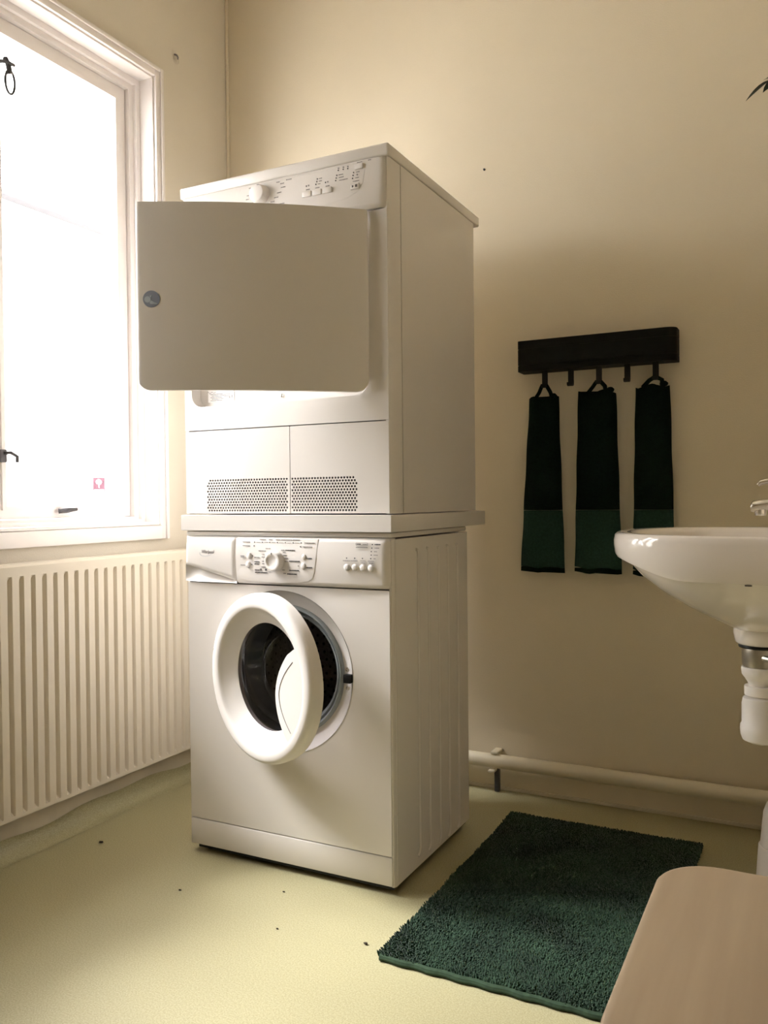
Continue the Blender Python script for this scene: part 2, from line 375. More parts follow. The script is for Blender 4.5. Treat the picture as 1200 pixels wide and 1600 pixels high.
for y in (-.9, .25): obj('wall_bracket', box(XL + .002, rx0, y, y + .03, rz0 + .06, rz1 - .08), RAD, rad, 0)

# heating pipe along the back wall
hp = root('heating_pipe', (.45, YB - .05, .09), 'thick cream painted heating pipe along foot of back wall behind the rug', 'pipe')
obj('pipe', tube([(-1.0, .745, .099), (XR, .745, .099)], .0215, 20), PIPE, hp)
b = obj('bracket', box(-.034, -.012, .735, YB, .121, .129, .002), PIPE, hp)
box_b = box(-.032, -.014, .7275, .734, .055, .0755, .002)
obj('bracket_lip', box(-.036, -.016, .715, .745, .070, .0770, .002), PIPE, b)
obj('bracket_leg', box(-.028, -.012, .750, .764, .002, .0765, .002), IRON, hp); box_b.free()

# ================================================================== WASHING MACHINE
wm = root('washing_machine', (-.2975, .23, 0), 'white front loading washing machine with open round door under the shelf', 'washing machine')
WD = .466
def ushape(xa, xb, ya, yb, r, th):
    """U outline seen from above, open to the front (y = ya)"""
    o = [(xa + .008, ya), (xa + r * .35, ya + r * .12), (xa, ya + r), (xa, yb), (xb, yb), (xb, ya + r), (xb - r * .35, ya + r * .12), (xb - .008, ya)]
    i = [(xb - .008, ya + th), (xb - th, ya + r + th), (xb - th, yb - th), (xa + th, yb - th), (xa + th, ya + r + th), (xa + .008, ya + th)]
    return o + i
obj('cabinet', plate(ushape(-.595, 0, .003, WD, .008, .008), [], .797, XY(.020)), ENAMEL, wm, 40)
obj('worktop', box(-.593, -.002, .000, WD, .8205, .832, .003), ENAMEL, wm)
ZCn, XCn = .492, -.302
obj('front_panel', plate(rrect(-.5885, -.0065, .091, .700, .003, 2), [circ(XCn, ZCn, .198, 72)], .010, XZ(0.0)), ENAMEL, wm)
obj('kick_plate', box(-.5895, -.0055, -.001, .010, .022, .0885, .0025), ENAMEL, wm)
for x in (-.555, -.04):
    for y in (.05, WD - .05): obj('foot', lathe([(0, 0), (.02, 0), (.02, .012), (.012, .014), (.012, .022), (0, .022)], vert(x, y), 20), BLACKP, wm)
obj('base_tray', box(-.575, -.008, .012, WD - .01, .010, .0195), BLACKP, wm, 0)
for k, y in enumerate((.139, .201, .265, .3265, .391)):   # pressed beads in the side
    zb, zt = (.058, .048, .040, .038, .038)[k], .788
    obj('side_bead', tube([(.0004, y - .012, zb - .012), (.0012, y - .004, zb - .006), (.0016, y, zb + .010), (.0016, y, zt - .012), (.0012, y - .004, zt - .002), (.0004, y - .010, zt)], .0034, 8), ENAMEL, wm)
obj('side_seam', tube([(.0003, .016, .03), (.0003, .016, .815)], .0016, 6), ENAMEL, wm)
# dish, gasket, drum
dish = lathe([(.198, .001), (.192, -.012), (.182, -.022), (.168, -.028), (.160, -.029)], front(XCn, ZCn), 72)
obj('door_dish', dish, ENAMEL, wm, 60)
obj('gasket', lathe([(.160, -.029), (.158, -.022), (.153, -.020), (.149, -.024), (.148, -.034), (.145, -.036), (.141, -.032), (.136, -.034), (.132, -.045), (.128, -.075), (.130, -.105)], front(XCn, ZCn), 72), RUBBER, wm, 60)
dr = obj('drum', lathe([(.130, -.106), (.215, -.112), (.225, -.13), (.225, -.38), (.0, -.39)], front(XCn, ZCn), 72), STEEL, wm, 40)
for k in range(3):
    a = .5 + k * 2.094; f = front(XCn, ZCn)
    bm = bmesh.new(); q = []
    for o in (-.14, -.37):
        q.append([bm.verts.new(f(r * cos(a + d), r * sin(a + d), o)) for r, d in ((.224, -.16), (.18, -.05), (.18, .05), (.224, .16))])
    for i in range(3): bm.faces.new([q[0][i], q[0][i + 1], q[1][i + 1], q[1][i]])
    bm.faces.new(q[0]); bm.faces.new(q[1])
    obj('drum_paddle', bm, STEEL, dr, 0)
hm = bmesh.new()
for i in range(60):
    for j in range(9):
        a = 2 * pi * i / 60 + (j % 2) * .052; o = -.15 - j * .025; rr = .2245
        f = axis((XCn + rr * cos(a), -o, ZCn + rr * sin(a)), (-sin(a), 0, cos(a)), (0, 1, 0), (cos(a), 0, sin(a)))
        hm.faces.new([hm.verts.new(f(.0042 * cos(k * pi / 3), .0042 * sin(k * pi / 3), 0)) for k in range(6)])
for j in range(1, 9):
    for i in range(6 * j):
        a = 2 * pi * i / (6 * j); r = j * .022
        hm.faces.new([hm.verts.new((XCn + r * cos(a) + .0045 * cos(k * pi / 3), .378, ZCn + r * sin(a) + .0045 * sin(k * pi / 3))) for k in range(6)])
o = obj('drum_hole', hm, BLACKP, dr, 0); o['kind'] = 'stuff'
# latch and screws on the dish
la = obj('door_latch', box(-.1325, -.1135, .004, .017, .478, .498, .001), BLACKP, wm)
for z in (.509, .465): obj('latch_screw', lathe([(0, .0), (.0055, .0), (.005, .003), (.002, .0038), (0, .003)], axis((-.1245, .014, z), (1, 0, 0), (0, 0, 1), (0, -1, 0)), 12), CHROME, la)
# control fascia: slightly convex, with a deep corner where the soap drawer sits
def fy(x, z): return -.003 - .011 * sin(pi * min(1, max(0, (z - .703) / .125)) ** 1.0) * .55 - .006 * (1 - abs((x + .2975) / .2975) ** 4)
def fas(u, v):
    x = -.4255 + u * (.4255 - .004); z = .7035 + v * (.8195 - .7035); y = fy(x, z)
    e = min(v, 1 - v) * .116; y += .006 * max(0, 1 - e / .006) ** 2
    e2 = (1 - u) * .42; y += .010 * max(0, 1 - e2 / .010) ** 2
    return Vector((x, y, z))
bm = grid(44, 20, fas)
r = bmesh.ops.extrude_face_region(bm, geom=list(bm.faces)); bmesh.ops.translate(bm, verts=[v for v in r['geom'] if isinstance(v, bmesh.types.BMVert)], vec=(0, .018, 0))
cp = obj('control_panel', bm, PLASTIC, wm, 50)
# soap drawer: lower edge falls from left to right above a hand scoop
def dlow(x): t = max(0, (x + .592) / .165); return .7445 - .037 * t ** 1.15
def drw(u, v):
    x = -.592 + u * .1645; z0 = dlow(x); z = z0 + v * (.8195 - z0); y = fy(x, z) - .0015 * 0
    e = min(u * .1645, (1 - u) * .1645, v * .1, (1 - v) * .1)
    return Vector((x, y + .006 * max(0, 1 - e / .005) ** 2, z))
bm = grid(24, 14, drw)
r = bmesh.ops.extrude_face_region(bm, geom=list(bm.faces)); bmesh.ops.translate(bm, verts=[v for v in r['geom'] if isinstance(v, bmesh.types.BMVert)], vec=(0, .014, 0))
sd = obj('soap_drawer', bm, PLASTIC, wm, 50)
def scoop(u, v):
    x = -.5935 + u * .1670; z1 = dlow(x) + .004; z = .7035 + v * (z1 - .7035)
    y = fy(x, .71) + .020 * sin(pi * .5 * v) ** 1.0 * (1 - abs(2 * u - 1) ** 6)
    return Vector((x, y, z))
obj('drawer_scoop', grid(24, 10, scoop), PLASTIC, wm, 60)
lg = remap(text_mesh('Whirlpool', .0118, .25, .00012, .82), lambda x, y, z: Vector((-.5145 + x, fy(-.5145 + x, .7805) - .0006 - z, .7805 + y)))
ls = obj('brand_lettering', lg, GREYP, sd, 0)
ring = tube([(-.516 + .0235 * cos(a), fy(-.516, .78) - .0005, .7805 + .0105 * sin(a) + .004 * cos(a)) for a in [pi * .95 + k * pi / 16 for k in range(15)]], .0004, 5)
obj('brand_swoosh', ring, PALEB, ls, 0)
# raised lens round the dial
fo = [(-.4205, .8165), (-.4205, .724), (-.417, .7165), (-.395, .7115), (-.350, .7085), (-.293, .7075), (-.245, .7100), (-.215, .7150), (-.2015, .7225), (-.195, .740), (-.190, .770), (-.1855, .8165)]
bm = bmesh.new(); n = len(fo)
cx, cz = -.31, .77
def fv(x, z, k): return Vector((x, fy(x, z) - k, z))
rings = [[bm.verts.new(fv(x, z, -.001)) for x, z in fo]]
for s, k in ((.985, .0013), (.95, .0017), (.75, .0017), (.5, .0017), (.25, .0017)):
    rings.append([bm.verts.new(fv(cx + (x - cx) * s, cz + (z - cz) * s, k)) for x, z in fo])
for a, b2 in zip(rings, rings[1:]):
    for i in range(n): bm.faces.new([a[i], a[(i + 1) % n], b2[(i + 1) % n], b2[i]])
bm.faces.new(rings[-1])
obj('dial_fascia', bm, PLASTIC, cp, 40)
def on(x, z, k=.0022): return fy(x, z) - k
# dial and buttons
dx, dz = -.3045, .7625
dl = obj('dial', lathe([(.0245, 0), (.0240, .012), (.0215, .0175), (.0175, .0185), (.0150, .0175), (.0135, .0150), (.006, .0140), (0, .0140)], front(dx, dz, on(dx, dz)), 40), PLASTIC, cp, 40)
obj('pointer_mark', box(dx - .0008, dx + .0008, on(dx, dz) - .0190, on(dx, dz) - .0170, dz + .0165, dz + .0215), DARKP, dl, 0)
for x, z, rx, rz in ((-.383, .774, .0066, .0080), (-.386, .752, .0066, .0080), (-.224, .774, .0058, .0068), (-.226, .752, .0068, .0080)) + tuple((x, z, .0074, .0078) for x, z in ((-.108, .7525), (-.0875, .7525), (-.067, .7520), (-.0465, .7515))):
    f0 = front(x, z, on(x, z, .0012)); f1 = lambda a, b, o, f0=f0, k=rz / rx: f0(a, b * k, o)
    obj('push_button', lathe([(rx, -.001), (rx, .0018), (rx * .85, .0034), (rx * .5, .0042), (0, .0044)], f1, 20), PLASTIC, cp, 50)
pm = bmesh.new()
def dot(bm, x, z, r, y): plate(circ(x, z, r, 10), [], .0006, XZ(y - .0005), bm)
def bar(bm, x, z, wd, h, y): plate([(x - wd / 2, z - h / 2), (x + wd / 2, z - h / 2), (x + wd / 2, z + h / 2), (x - wd / 2, z + h / 2)], [], .0006, XZ(y - .0005), bm)
for x, z in ((-.368, .807), (-.345, .807), (-.323, .807), (-.301, .807), (-.278, .807), (-.256, .807), (-.233, .807), (-.369, .798), (-.234, .798), (-.373, .774), (-.375, .752), (-.24, .752), (-.108, .774), (-.087, .774), (-.067, .774), (-.043, .806), (-.044, .798), (-.045, .79), (-.045, .782), (-.046, .774)):
    dot(pm, x, z, .0015, on(x, z))
o = obj('indicator_light', pm, DARKP, cp, 0); o['kind'] = 'stuff'
pm = bmesh.new(); pd = bmesh.new()
def words(bm, x, z, wd, h, y):       # print too small to read: a broken line of strokes
    p = x - wd / 2
    while p < x + wd / 2:
        l = random.uniform(.0012, .0030); bar(bm, min(p + l / 2, x + wd / 2), z, l, h * random.uniform(.75, 1.1), y); p += l + .0006
for x, z, wd in ((-.264, .789, .026), (-.251, .763, .030), (-.253, .741, .026), (-.26, .732, .026), (-.349, .733, .036), (-.360, .739, .014), (-.36, .759, .014), (-.361, .754, .012), (-.21, .7705, .014), (-.21, .749, .016)): words(pd, x, z, wd, .0026, on(x, z))
for x, z in ((-.349, .740), (-.334, .7405)): bar(pd, x, z, .005, .005, on(x, z))
for x, z, wd in ((-.403, .773, .012), (-.403, .770, .010), (-.403, .75, .012), (-.345, .786, .02), (-.328, .792, .012), (-.36, .77, .014), (-.285, .789, .008), (-.28, .784, .007), (-.278, .777, .008), (-.274, .77, .009), (-.274, .762, .008), (-.342, .778, .006), (-.341, .771, .008), (-.342, .761, .006), (-.341, .755, .007), (-.340, .747, .014), (-.324, .736, .006), (-.283, .741, .007), (-.281, .733, .006), (-.209, .807, .028), (-.214, .798, .026), (-.393, .807, .022), (-.393, .798, .02), (-.345, .8135, .018), (-.321, .8135, .010), (-.3, .8135, .012), (-.275, .8135, .03), (-.247, .8135, .02),
                  (-.032, .798, .011), (-.034, .79, .008), (-.034, .782, .010), (-.037, .774, .004), (-.109, .768, .018), (-.089, .768, .018), (-.067, .768, .012), (-.046, .768, .014), (-.067, .764, .010), (-.046, .764, .010), (-.070, .799, .030), (-.062, .806, .011)): words(pm, x, z, wd, .0022, on(x, z))
for a, b2 in zip((-.368, -.345, -.323, -.301, -.278, -.256), (-.345, -.323, -.301, -.278, -.256, -.233)): bar(pm, (a + b2) / 2, .807, .012, .0008, on(a, .807))
plate(rrect(-.086, -.054, .8025, .8105, .0035), [rrect(-.0853, -.0547, .8032, .8098, .003)], .0006, XZ(on(-.07, .806) - .0005), pm)
words(pd, -.0305, .806, .014, .003, on(-.03, .806)); words(pd, -.0785, .8065, .010, .003, on(-.08, .806))
o = obj('legend_print', pm, GREYP, cp, 0); o['kind'] = 'stuff'
o = obj('bold_legend_print', pd, DARKP, cp, 0); o['kind'] = 'stuff'
# open door: hinged on the left, swung out by 19 degrees
th = .33; hx, hy = -.500, -.020; RD = .200
e = Vector((cos(th), -sin(th), 0)); nn = Vector((-sin(th), -cos(th), 0)); dc = Vector((hx, hy, ZCn - .002)) + e * RD
fd = axis(dc, e, (0, 0, 1), nn)
wd = obj('door', lathe([(.190, -.040), (.200, -.032), (.2005, -.012), (.1985, -.004), (.195, .0015), (.188, .0045), (.178, .0052), (.170, .0045), (.1655, .0022), (.162, -.003), (.148, -.017), (.132, -.026), (.128, -.030), (.128, -.040), (.190, -.040)], fd, 96), PLASTIC, wm, 40)
obj('door_glass', lathe([(.128, -.030), (.126, -.034), (.120, -.05), (.112, -.085), (.104, -.105), (.09, -.112), (0, -.114)], fd, 72), BOWL, wd, 60)
# hand grip: crescent plate bridging the ring on the swinging side
arc = []
p1, p2, p3 = Vector((.118, .072)), Vector((.072, -.022)), Vector((.108, -.120))
for k in range(21):
    t = k / 20; l = (1 - t) * (.5 - t) * 2; m_ = 4 * t * (1 - t); q_ = t * (2 * t - 1)
    arc.append(tuple(p1 * l + p2 * m_ + p3 * q_))
a1, a3 = math.atan2(p3.y, p3.x), math.atan2(p1.y, p1.x)
outl = arc + [(.180 * cos(a1 + (a3 - a1) * k / 24), .180 * sin(a1 + (a3 - a1) * k / 24)) for k in range(25)]
gr = obj('door_grip', plate(outl, [], -.012, fd and (lambda u, v, d: fd(u, v, .0046 + d))), PLASTIC, wd, 30)
inn = [(u + .013 + .006 * abs(v + .02) / .09, v * .84 - .003) for u, v in arc]
obj('grip_groove', tube([fd(u, v, .0046) for u, v in inn], .0012, 6), GREYP, gr)
hb = bmesh.new()
hn = box(hx - .004, hx + .03, -.012, .012, ZCn - .045, ZCn + .045, .003); obj('door_hinge', hn, CHROME, wm)

# ================================================================== SHELF BETWEEN THE MACHINES
sh = root('stacking_shelf', (-.296, .29, .833), 'white board shelf between washing machine and tumble dryer', 'shelf')
obj('board', box(-.600, .006, -.012, .596, .8335, .8735, .002), BOARD, sh)
obj('edge_band', box(-.5995, .0055, -.0128, -.0122, .8345, .8725), BOARD, sh, 0)

# ================================================================== TUMBLE DRYER
td = root('tumble_dryer', (-.2975, .27, .874), 'white tumble dryer with door ajar standing on the shelf', 'tumble dryer')
obj('cabinet', plate([(-.595, .066), (-.595, .535), (0, .535), (0, .066), (-.008, .066), (-.008, .527), (-.587, .527), (-.587, .066)], [], 1.6835 - .8755, XY(.8755)), ENAMEL, td, 40)
obj('side_frame', plate([(-.592, .0025), (-.5945, .010), (-.5945, .0635), (-.582, .0635), (-.582, .0025)], [], 1.683 - .8755, XY(.8755)), ENAMEL, td, 40)
obj('side_frame', plate([(-.004, .0025), (-.0005, .010), (-.0005, .0635), (-.012, .0635), (-.012, .0025)], [], 1.683 - .8755, XY(.8755)), ENAMEL, td, 40)
obj('worktop', box(-.597, .0025, -.004, .576, 1.6845, 1.712, .004, 3), ENAMEL, td)
obj('rear_panel', box(-.585, -.010, .536, .548, .8755, 1.66), ENAMEL, td, 0)
fz = (1.0895, 1.5665)
recess = rrect(-.570, -.056, 1.149, fz[1], .032, 6, (1, 1, 0, 0))
# face plate around the door opening (open at the top where the fascia closes it)
def strip_outline():
    o = [(-.5925, fz[0]), (-.0035, fz[0]), (-.0035, fz[1]), (-.056, fz[1])]
    r_ = .032; x0, x1, z0 = -.570, -.056, 1.149
    o += [(x1, z0 + r_)] + [(x1 - r_ + r_ * cos(-k * pi / 12), z0 + r_ + r_ * sin(-k * pi / 12)) for k in range(1, 7)]
    o += [(x0 + r_ - r_ * sin(k * pi / 12), z0 + r_ - r_ * cos(k * pi / 12)) for k in range(7)]
    o += [(x0, fz[1]), (-.5925, fz[1])]
    return o
obj('front_panel', plate(strip_outline(), [], .036, XZ(0.0)), ENAMEL, td, 30)
obj('door_recess', plate([(-.580, 1.145), (-.046, 1.145), (-.046, fz[1] + .02), (-.580, fz[1] + .02)], [circ(-.31, 1.372, .165, 48)], .012, XZ(.0365)), ENAMEL, td, 30)
obj('drum_seal', lathe([(.176, .0), (.172, .006), (.162, .007), (.156, .0), (.156, -.02)], front(-.31, 1.372, .0363), 48), RUBBER, td, 50)
obj('drum', lathe([(.165, -.012), (.2, -.02), (.24, -.05), (.24, -.42), (0, -.43)], front(-.31, 1.372, .0365), 48), STEEL, td, 50)
lb = obj('rating_label', box(-.545, -.462, .0352, .0362, 1.164, 1.200), WHITEP, td, 0)
pm = bmesh.new()
for k, z in enumerate((1.184, 1.180, 1.176, 1.172, 1.168)): words(pm, -.518 + .004 * (k % 2), z, .038, .0016, .0352)
for z in (1.182, 1.178): words(pm, -.484, z, .018, .0016, .0352)
bar(pm, -.476, 1.174, .003, .004, .0352); bar(pm, -.468, 1.176, .002, .008, .0352)
pts = [(-.548 + .0022 * k, .0349, 1.1885 + .004 * sin(k * 1.1) * (1 - k / 16)) for k in range(14)]
tube(pts, .0005, 5, pm)
o = obj('label_print', pm, GREYP, lb, 0); o['kind'] = 'stuff'
obj('recess_screw', lathe([(0, 0), (.006, 0), (.005, .003), (0, .0035)], front(-.316, 1.1675, .0362), 12), CHROME, td)
# two flaps below, with a field of ventilation holes
vx0, vx1, vz0, vz1, vr = -.5285, -.0845, .8815, .9655, .022
pit = .0080; hr = .0030
def holes(xa, xb):
    H = []
    rowh = pit * .866; j = 0; z = vz0 + hr
    while z < vz1 - hr * .6:
        x = vx0 + (pit / 2 if j % 2 else 0) + .003
        while x < vx1:
            inside = True
            edge = vx0 + (.004 * (1 - (z - vz0) / (vz1 - vz0)) if True else 0)
            if x < edge + hr * .6 or x > vx1 - hr * .4: inside = False
            for cx in (vx0 + vr, vx1 - vr):
                cz = vz1 - vr
                if z > cz and ((cx < -.3 and x < cx) or (cx > -.3 and x > cx)) and (x - cx) ** 2 + (z - cz) ** 2 > (vr - hr * .5) ** 2: inside = False
            if inside and xa + .005 < x < xb - .005: H.append(circ(x, z, hr, 6, pi / 6))
            x += pit
        z += rowh; j += 1
    return H
for xa, xb in ((-.5915, -.2725), (-.2705, -.0040)):
    fl = obj('service_flap', plate(rrect(xa, xb, .8770, 1.0870, .002, 2), holes(xa, xb), .0022, XZ(0.0)), ENAMEL, td, 20)
obj('inner_filter', box(-.585, -.010, .02, .05, .877, 1.087), BLACKP, td, 0)
obj('flap_frame', box(-.580, -.014, .0505, .0635, .8755, 1.15), ENAMEL, td, 0)
# sloping fascia
def dy(x, z):
    t = (z - 1.568) / .116; u = (x + .2975) / .2975
    return -.001 - .020 * max(0, 1 - abs(u) ** 3) * (1 - t) ** .8 - .002
def dfas(u, v):
    x = -.5945 + u * .5935; z = 1.5685 + v * .1150; y = dy(x, z)
    e = min(u, 1 - u) * .5935; y += .012 * max(0, 1 - e / .014) ** 2
    e = v * .115; y += .004 * max(0, 1 - e / .006) ** 2
    return Vector((x, y, z))
bm = grid(60, 20, dfas)
r = bmesh.ops.extrude_face_region(bm, geom=list(bm.faces)); 
for v in r['geom']:
    if isinstance(v, bmesh.types.BMVert): v.co.y = .030
dp_ = obj('control_panel', bm, PLASTIC, td, 50)
# thin outline of the printed field
pm = bmesh.new()
def don(x, z, k=.0004): return dy(x, z) - k
path = [(-.405, 1.676), (-.405, 1.60)]
tube([(x, don(x, z, 0), z) for x, z in path], .0005, 5, pm)
path = [(-.060, 1.6785), (-.056, 1.66), (-.060, 1.630), (-.072, 1.612), (-.10, 1.600), (-.16, 1.592), (-.25, 1.588)]
tube([(x, don(x, z, 0), z) for x, z in path], .0005, 5, pm)
tube([(x, don(x, 1.6785, 0), 1.6785) for x in (-.405, -.3, -.2, -.1, -.06)], .0005, 5, pm)
obj('field_outline', pm, PALEB if False else PLASTIC, dp_, 0)
kx, kz = -.338, 1.648
kn = obj('program_knob', lathe([(.0245, 0), (.0235, .008), (.0215, .020), (.0195, .0225), (.017, .023), (0, .0232)], front(kx, kz, don(kx, kz)), 40), PLASTIC, dp_, 40)
obj('pointer_mark', box(kx + .004, kx + .010, don(kx, kz) - .0240, don(kx, kz) - .0225, kz + .0165, kz + .0185), GREYP, kn, 0)
for x, z, w_, h_ in ((-.205, 1.6265, .024, .013), (-.1775, 1.6265, .024, .013), (-.150, 1.6265, .024, .013), (-.070, 1.6690, .022, .012), (-.0785, 1.6235, .022, .013)):
    y = don(x, z)
    pb = obj('push_button', box(x - w_ / 2, x + w_ / 2, y - .0045, y + .004, z - h_ / 2, z + h_ / 2, .0015), PLASTIC, dp_)
    if abs(x + .0785) < .001:
        q = plate([(x - .006, z - .003), (x - .001, z), (x - .006, z + .003)], [], .0006, XZ(y - .0050))
        bar(q, x + .0035, z, .0016, .006, y - .0046); bar(q, x + .0062, z, .0016, .006, y - .0046); obj('start_mark', q, DARKP, pb, 0)
pm = bmesh.new()
for x, z in ((-.125, 1.6705), (-.112, 1.6705), (-.1, 1.670), (-.128, 1.659), (-.129, 1.6525), (-.13, 1.6465), (-.084, 1.6575), (-.085, 1.6510), (-.086, 1.6440), (-.180, 1.660), (-.181, 1.6535), (-.183, 1.647), (-.157, 1.6470), (-.209, 1.6475)): dot(pm, x, z, .0017, don(x, z))
o = obj('indicator_light', pm, DARKP, dp_, 0); o['kind'] = 'stuff'
pm = bmesh.new()
for x, z, wd_ in ((-.37, 1.6735, .016), (-.262, 1.6745, .014), (-.117, 1.659, .012), (-.116, 1.6525, .012), (-.110, 1.6455, .022), (-.172, 1.660, .007), (-.172, 1.6535, .007), (-.174, 1.647, .007), (-.204, 1.6385, .010), (-.178, 1.6380, .012), (-.151, 1.6375, .010), (-.077, 1.6365, .016), (-.07, 1.6795, .013), (-.045, 1.6800, .006), (-.074, 1.6575, .008), (-.075, 1.644, .008), (-.292, 1.6735, .010), (-.280, 1.668, .010), (-.276, 1.658, .012), (-.286, 1.646, .012), (-.294, 1.635, .010), (-.304, 1.626, .010), (-.276, 1.6165, .016), (-.378, 1.655, .008), (-.379, 1.645, .008), (-.369, 1.665, .006)): words(pm, x, z, wd_, .0020, don(x, z))
for x, z in ((-.125, 1.6755), (-.112, 1.6755), (-.1, 1.675), (-.203, 1.648), (-.151, 1.6475), (-.0745, 1.651)): dot(pm, x, z, .0021, don(x, z))
o = obj('legend_print', pm, GREYP, dp_, 0); o['kind'] = 'stuff'
# door: hinged on the right, bowed outer skin, two rounded lower corners
DH = Vector((-.0500, -.006, 0)); dth = .60; DW = .512; dz0, dz1 = 1.153, 1.5655; rc = .030
ue = Vector((-cos(dth), -sin(dth), 0)); no = Vector((sin(dth), -cos(dth), 0))
def bow(s): return .019 * (1 - (2 * s - 1) ** 2)
def dpt(u, z, o): return DH + ue * u + no * o + Vector((0, 0, z))
us = sorted(set([rc * (1 - cos(k * pi / 16)) for k in range(9)] + [DW - rc * (1 - cos(k * pi / 16)) for k in range(9)] + [rc + (DW - 2 * rc) * k / 20 for k in range(21)]))
bm = bmesh.new(); FR = []; BK = []
for u in us:
    d = min(u, DW - u); zb = dz0 + (rc - sqrt(max(0, rc ** 2 - (rc - d) ** 2)) if d < rc else 0)
    col = [zb + (dz1 - zb) * k / 8 for k in range(9)]
    en = .004 * max(0, 1 - d / .006) ** 2
    FR.append([bm.verts.new(dpt(u, z, bow(u / DW) + .010 - en - (.003 if k in (0, 8) else 0))) for k, z in enumerate(col)])
    BK.append([bm.verts.new(dpt(u, z, bow(u / DW) - .004)) for z in col])
for i in range(len(us) - 1):
    for j in range(8):
        bm.faces.new([FR[i][j], FR[i + 1][j], FR[i + 1][j + 1], FR[i][j + 1]]); bm.faces.new([BK[i][j], BK[i][j + 1], BK[i + 1][j + 1], BK[i + 1][j]])
    bm.faces.new([FR[i][0], BK[i][0], BK[i + 1][0], FR[i + 1][0]]); bm.faces.new([FR[i][8], FR[i + 1][8], BK[i + 1][8], BK[i][8]])
for j in range(8):
    bm.faces.new([FR[0][j], FR[0][j + 1], BK[0][j + 1], BK[0][j]]); bm.faces.new([FR[-1][j], BK[-1][j], BK[-1][j + 1], FR[-1][j + 1]])
ddoor = obj('door', bm, PLASTIC, td, 30)
obj('door_liner', plate(rrect(.03, DW - .02, dz0 + .02, dz1 - .02, .03), [], -.022, lambda u, v, d: dpt(u, v, -.005 + d)), PLASTIC, ddoor, 30)
obj('door_boss', lathe([(.155, -.027), (.150, -.045), (.13, -.05), (0, -.05)], lambda a, b, o: dpt(.255 + a, 1.372 + b, o), 40), ENAMEL, ddoor, 40)
bu = DW - .033; so_ = lambda u, v, d: dpt(u, v, bow(min(1, max(0, u / DW))) + .0102 + d)
em = obj('door_emblem', plate(circ(bu, 1.352, .0185, 32), [], .0006, so_), BLUEP, ddoor, 0)
lm = bmesh.new()
plate(circ(bu + .0085, 1.351, .0068, 16), [], .0005, lambda u, v, d: so_(u, v, d + .0007), lm)
plate([(bu + .001, 1.355), (bu - .001, 1.3615), (bu + .004, 1.358)], [], .0005, lambda u, v, d: so_(u, v, d + .0007), lm)
plate([(bu + .001, 1.349), (bu - .007, 1.3445), (bu - .0135, 1.3415), (bu - .008, 1.3405), (bu + .002, 1.341), (bu + .004, 1.344)], [], .0005, lambda u, v, d: so_(u, v, d + .0007), lm)
obj('emblem_figure', lm, PALEB, em, 0)
for z in (1.24, 1.49): obj('door_hinge', box(-.066, -.058, .006, .034, z - .03, z + .03, .002), PLASTIC, td)

# ================================================================== HOOK RACK AND TOWELS
rk = root('hook_rack', (.29, YB, 1.28), 'black wooden hook rack on cream wall holding three dark towels', 'rack')
ryf = .722
out = [(.066, YB), (.066, ryf + .004), (.070, ryf)] + [(.518 - .026 + .026 * sin(k * pi / 12), ryf + .026 - .026 * cos(k * pi / 12)) for k in range(7)] + [(.518, YB)]
def inset(P, d):
    cx, cy = .29, YB
    return [(x + (d if x < .08 else (-d if x > .49 else 0)), y if y >= YB else y + d) for x, y in P]
bd = obj('rail', plate(out, [], .046, XY(1.3045)), BLACKW, rk, 30)
obj('rail_top', plate(out, [], .024, XY(1.3525)), BLACKW, rk, 30)
obj('rail_bottom', plate(out, [], .017, XY(1.2855)), BLACKW, rk, 30)
obj('groove_fill', plate(inset(out, .002), [], .0019, XY(1.3506)), BLACKW, rk, 30)
obj('groove_fill', plate(inset(out, .002), [], .0019, XY(1.3026)), BLACKW, rk, 30)
HX = (.1435, .2215, .3030, .3830, .4605)
for x in HX:
    pts = [(.7425, 1.2853), (.7425, 1.243), (.741, 1.2385), (.735, 1.236), (.728, 1.238), (.7275, 1.242), (.7275, 1.245)]
    o_ = [(y, z) for y, z in pts]; b_ = bmesh.new()
    L1 = []; 
    for i, (y, z) in enumerate(pts):
        a = pts[max(0, i - 1)]; c = pts[min(len(pts) - 1, i + 1)]; ty, tz = c[0] - a[0], c[1] - a[1]; l = sqrt(ty * ty + tz * tz); ny, nz = tz / l * .0018, -ty / l * .0018
        L1.append([b_.verts.new((x + sx * .0083, y + s * ny, z + s * nz)) for sx, s in ((-1, 1), (1, 1), (1, -1), (-1, -1))])
    for i in range(len(L1) - 1):
        for k in range(4): b_.faces.new([L1[i][k], L1[i][(k + 1) % 4], L1[i + 1][(k + 1) % 4], L1[i + 1][k]])
    b_.faces.new(L1[0]); b_.faces.new(L1[-1])
    obj('hook', b_, BLACKP, rk, 30)
TW = [((.094, .182), (.061, .197), 1.209, .688, HX[0], 'dark green folded towel hanging from the rack end nearest the tumble dryer'),
      ((.241, .349), (.227, .364), 1.216, .689, HX[2], 'dark green folded towel hanging from the middle hook of the rack'),
      ((.404, .497), (.394, .510), 1.223, .686, HX[4], 'dark green folded towel partly hidden behind the white sink')]
